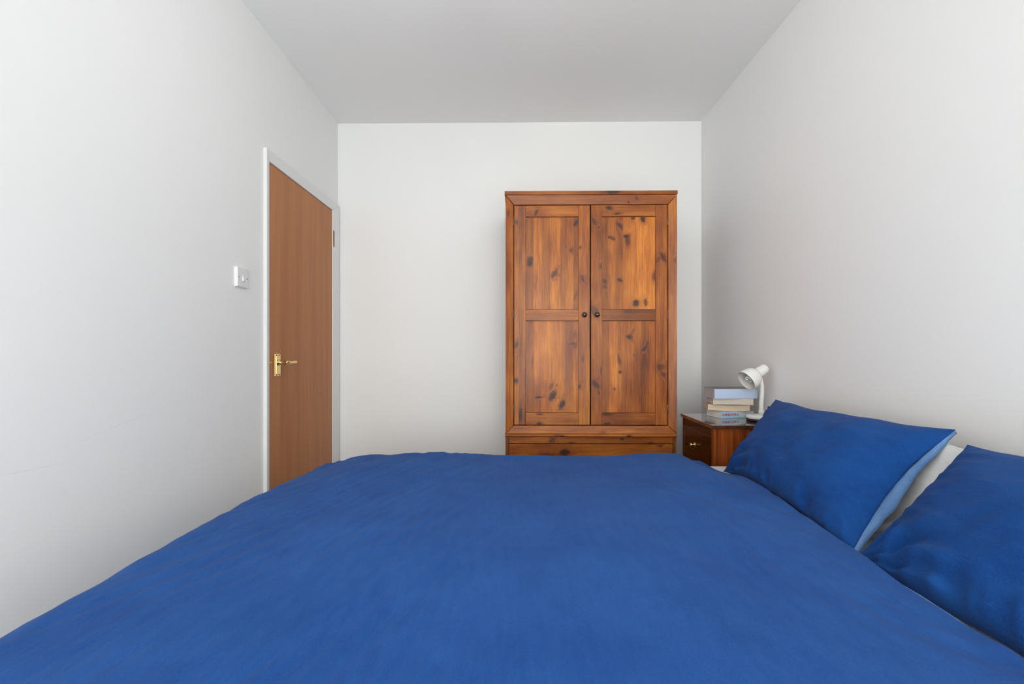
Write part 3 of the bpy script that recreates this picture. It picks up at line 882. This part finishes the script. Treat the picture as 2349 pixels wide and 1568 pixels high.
# ---- duvet: a draped sheet with body; light creases run along its length
def nz(x, y, z=0.0): return mnoise.noise(Vector((x, y, z)))
XE, YE = -.772, 1.935          # where it starts to fall at foot and far side
YN_ = .47
def fall(d, R, maxd=10):
    """d = distance past the edge along the cloth -> (outward, drop)"""
    if d <= 0: return 0.0, 0.0
    L_ = R * math.pi / 2 * .92
    if d < L_:
        a = d / R
        return R * math.sin(a), R * (1 - math.cos(a))
    a = L_ / R
    e = d - L_
    return R * math.sin(a) + e * math.cos(a) , R * (1 - math.cos(a)) + e * math.sin(a)
def right_edge(y): return interp(y, [(.45, .745), (.67, .745), (.76, .740), (.87, .747), (1.05, .774), (1.16, .788), (1.41, .808), (1.68, .816), (1.8, .806), (1.92, .790)])
FAR = [(-.80, -.012), (-.66, .0), (-.45, .008), (-.33, .0095), (-.05, .004), (.2, -.001), (.40, .000), (.55, .007), (.70, .0095), (.78, .002), (.9, -.006)]
NU, NV = 260, 230
hangL, hangF, hangN = .36, .36, .30
us = []
vsd = []
verts = []; faces = []
for j in range(NV + 1):
    # arc parameter along depth
    tv = j / NV
    b_ = (YN_ - hangN) + tv * ((YE + hangF) - (YN_ - hangN))
    yflat = min(max(b_, YN_), YE)
    of, df = fall(b_ - YE, .075)
    on, dn = fall(YN_ - b_, .06)
    re = right_edge(yflat)
    for i in range(NU + 1):
        tu = i / NU
        Rr = .030
        rlen = Rr * 1.45
        a_ = (XE - hangL) + tu * ((re - Rr + rlen) - (XE - hangL))
        xflat = min(max(a_, XE), re - Rr)
        ol, dl = fall(XE - a_, .085)
        orr, dr_ = fall(a_ - (re - Rr), Rr)
        dr_ *= 1.45
        x = xflat - ol + orr
        y = yflat + of - on
        drop = (dl ** 3 + (df + dn) ** 3) ** (1 / 3.0) if (dl > 0 and (df + dn) > 0) else dl + df + dn
        # corner rounding: pull the corners in
        if dl > 0 and df > 0:
            k_ = min(dl, df); x += k_ * .30; y -= k_ * .30
        if dr_ > 0 and df > 0:
            x -= min(dr_, df) * .5
        top = CAMZ - .4505
        # puff and sag of the filling
        w_in = smooth((xflat - XE) / .30) * smooth((YE - yflat) / .35)
        top += interp(xflat, FAR) * smooth((yflat - 1.2) / .6)
        top -= .022 * (1 - smooth((xflat + .80) / .22)) * smooth((yflat - 1.45) / .5)
        top -= .034 * smooth((xflat - .69) / .11) * smooth((yflat - 1.55) / .28)
        top += .010 * w_in * nz(xflat * 2.2, yflat * 1.8, 3.1)
        top += .006 * nz(xflat * 4.5 + 1.5 * yflat, yflat * 1.6, 7.7)
        # long pulled creases
        lft = smooth((.1 - xflat) / .5)
        rgt = smooth((xflat - .25) / .3)
        sh = xflat * 21 - yflat * 9.0 + 1.3 * nz(xflat * 3, yflat * 2, 12)
        cr = nz(sh, yflat * 1.7, 1.0)
        top += (.0052 * lft + .0008) * (1 - abs(cr) * 2.2) * (0.4 + .6 * (nz(xflat * 3, yflat * 3, 5) + .5))
        sh2 = xflat * 17 + yflat * 7.5 + 1.8 * nz(xflat * 3, yflat * 2, 15)
        cr2 = nz(sh2, yflat * 1.6, 9.0)
        top += .0028 * rgt * (1 - abs(cr2) * 2.2)
        z = top - drop
        hg = smooth(drop / .08)
        # folds in the hanging part
        if dl > 0: x += .012 * hg * nz(y * 7, drop * 2, 2.0)
        if df > 0: y += .010 * hg * nz(x * 7, drop * 2, 4.0)
        if dr_ > 0: x += .004 * nz(y * 9, 0, 4.4)
        verts.append((x, y, z))
W_ = NU + 1
for j in range(NV):
    for i in range(NU):
        faces.append((j * W_ + i, j * W_ + i + 1, (j + 1) * W_ + i + 1, (j + 1) * W_ + i))
me = bpy.data.meshes.new('duvet'); me.from_pydata(verts, [], faces)
for p in me.polygons: p.use_smooth = True
duv = link('duvet', me, None, [M_duvet])
so = duv.modifiers.new('thickness', 'SOLIDIFY'); so.thickness = .010; so.offset = -1
tag(duv, 'royal blue cotton duvet spread over the bed', 'duvet')
# pale reverse side turned out along the pillow end
pp = []
for k in range(60):
    y = .47 + k * (1.88 - .47) / 59
    pp.append((right_edge(y) + .009 + .003 * nz(y * 8, 0, 4.4), y, MZ + .039 - .026 * smooth((y - .85) / .25) + .002 * nz(y * 10, 1, 0)))
m = MB(); m.tube(pp, [.0045] * 60, 10); m.build('duvet_hem', M_light, duv)

# ---- pillows
def pillow(name, label, cat, BL, BR, TL, TR, tf, tb, mat, seed, group, pinch=.03, nu=130, nv=90, ears=.5, fold=1.0, sag=0.0):
    """BL/BR bottom edge far/near, TL/TR top edge far/near, tf/tb bulge of front/back"""
    BL, BR, TL, TR = map(Vector, (BL, BR, TL, TR))
    nrm = ((BR - BL).cross(TL - BL)).normalized()
    if nrm.x > 0: nrm = -nrm                     # towards the room
    vs_, fs = [], []
    def base_(u, v):
        # seams bow inwards between the corners
        pu = pinch * math.sin(math.pi * v); pv = pinch * math.sin(math.pi * u)
        uu = u + pu * (1 - 2 * u) * (abs(2 * u - 1) ** 2); vv = v + pv * 1.4 * (1 - 2 * v) * (abs(2 * v - 1) ** 2)
        return BL * (1 - uu) * (1 - vv) + BR * uu * (1 - vv) + TL * (1 - uu) * vv + TR * uu * vv
    def prof(u, v):
        a = max(0.0, 1 - abs(2 * u - 1) ** 2.6); b = max(0.0, 1 - abs(2 * v - 1) ** 2.4)
        return (a ** .62) * (b ** .62)
    for side in (0, 1):
        for j in range(nv + 1):
            v = j / nv
            for i in range(nu + 1):
                u = i / nu
                # cosine spacing near the seams
                uc = .5 - .5 * math.cos(math.pi * u) * (.75) - .5 * (1 - 2 * u) * .25
                vc = .5 - .5 * math.cos(math.pi * v) * (.75) - .5 * (1 - 2 * v) * .25
                p = base_(uc, vc); h = prof(uc, vc)
                e = max(abs(2 * uc - 1), abs(2 * vc - 1))
                edge = smooth((e - .45) / .5) * smooth((1 - e) / .06)
                # gathers: creases that run in from the bottom seam and the far corner
                g1 = nz(uc * 11 + seed, vc * 2.2, seed) ; g2 = nz(uc * 2.4, vc * 10 + seed, seed + 3)
                lowb = smooth((.5 - vc) / .5); sideb = smooth((.35 - uc) / .35) + .5 * smooth((uc - .7) / .3)
                wr = .014 * fold * edge * (lowb * (abs(g1) * -2 + .4) + .6 * sideb * (abs(g2) * -2 + .4) + .25 * g1)
                dcorner = math.hypot(uc, vc)
                ang = math.atan2(vc, uc + 1e-6)
                wr += .012 * fold * smooth((.5 - dcorner) / .4) * smooth(dcorner / .08) * math.sin(ang * 13 + 2.5 * nz(dcorner * 6, seed, 0))
                wr += .007 * fold * h * nz(uc * 4 + seed, vc * 3.5 + uc * 3, seed * 2)
                wr += .003 * fold * h * nz(uc * 13 + seed, vc * 8 - uc * 7, seed * 2)
                off = (tf * h + wr * min(1, h * 1.6)) if side == 0 else -(tb * h)
                p = p + nrm * off
                p.z -= sag * h * (1 if side == 0 else 0)
                # slight unevenness of the seam itself
                p = p + nrm * (.004 * nz(uc * 7, vc * 7, seed + 5)) + Vector((0, 0, .004 * nz(uc * 6 + 9, vc * 6, seed + 8)))
                vs_.append(p)
    W2 = nu + 1; N2 = W2 * (nv + 1)
    for j in range(nv):
        for i in range(nu):
            a = j * W2 + i
            fs.append((a, a + 1, a + 1 + W2, a + W2)); a += N2
            fs.append((a, a + W2, a + 1 + W2, a + 1))
    m = MB(); m.add(vs_, fs, 0, True)
    bmesh_o = m.build(name, mat, None, merge=False)
    bm = bmesh.new(); bm.from_mesh(bmesh_o.data); bmesh.ops.remove_doubles(bm, verts=bm.verts, dist=1e-5)
    bmesh.ops.recalc_face_normals(bm, faces=bm.faces)
    for f in bm.faces: f.smooth = True
    bm.to_mesh(bmesh_o.data); bm.free()
    tag(bmesh_o, label, cat, group)
    return bmesh_o, base_, nrm

PG = 'pillows along the headboard'
p1, base1, n1 = pillow('pillow', 'blue pillow leaning beside the bedside cabinet, showing a pale blue open edge', 'pillow',
    (.840, 1.835, .603), (.797, 1.080, .608), (1.119, 1.955, .878), (1.142, 1.182, .882), .085, .010, M_pillow, 1.3, PG, pinch=.045, fold=1.4)
p2, base2, n2 = pillow('pillow', 'blue pillow at the right edge of the picture, nearest the camera', 'pillow',
    (.793, 1.062, .606), (.757, .270, .606), (1.100, 1.110, .860), (1.115, .36, .868), .085, .010, M_pillow, 4.1, PG, pinch=.025, fold=1.3)
p3, base3, n3 = pillow('pillow', 'white pillow wedged behind and between the two blue pillows', 'pillow',
    (.925, 1.24, .600), (.925, .50, .597), (1.124, 1.225, .848), (1.124, .52, .850), .014, .004, M_white, 7.2, PG, pinch=.03, nu=70, nv=50)
# pale blue inside flap at the open end of the first pillow case
rows = []
prof_pts = [(0.0, -.006), (.06, -.003), (.12, .004), (.2, .010), (.35, .014), (.5, .025), (.62, .031), (.74, .022), (.88, .010), (1.0, .003)]
for k in range(61):
    v = 1 - k / 60
    p = base1(1.0, v)
    wd = interp(1 - v, prof_pts) + .003 * nz(v * 16, 0, 3)
    d = (p - base1(.98, v)).normalized()
    r0 = p - d * .012 - n1 * .004
    r1 = p + d * wd * .6 - n1 * .001 + n1 * .003 * nz(v * 12, 2, 0)
    r2 = p + d * wd - n1 * .012
    rows.append((r0, r1, r2))
m = MB()
vv = [q_ for r in rows for q_ in r]; ff = []
for k in range(60):
    for c_ in range(2):
        a = k * 3 + c_
        ff.append((a, a + 1, a + 4, a + 3))
m.add(vv, ff, 0, True)
fl = m.build('pillowcase_flap', M_light, p1)
so = fl.modifiers.new('thickness', 'SOLIDIFY'); so.thickness = .0025; so.offset = 0
fl['label'] = 'pale blue inner flap of the pillowcase'
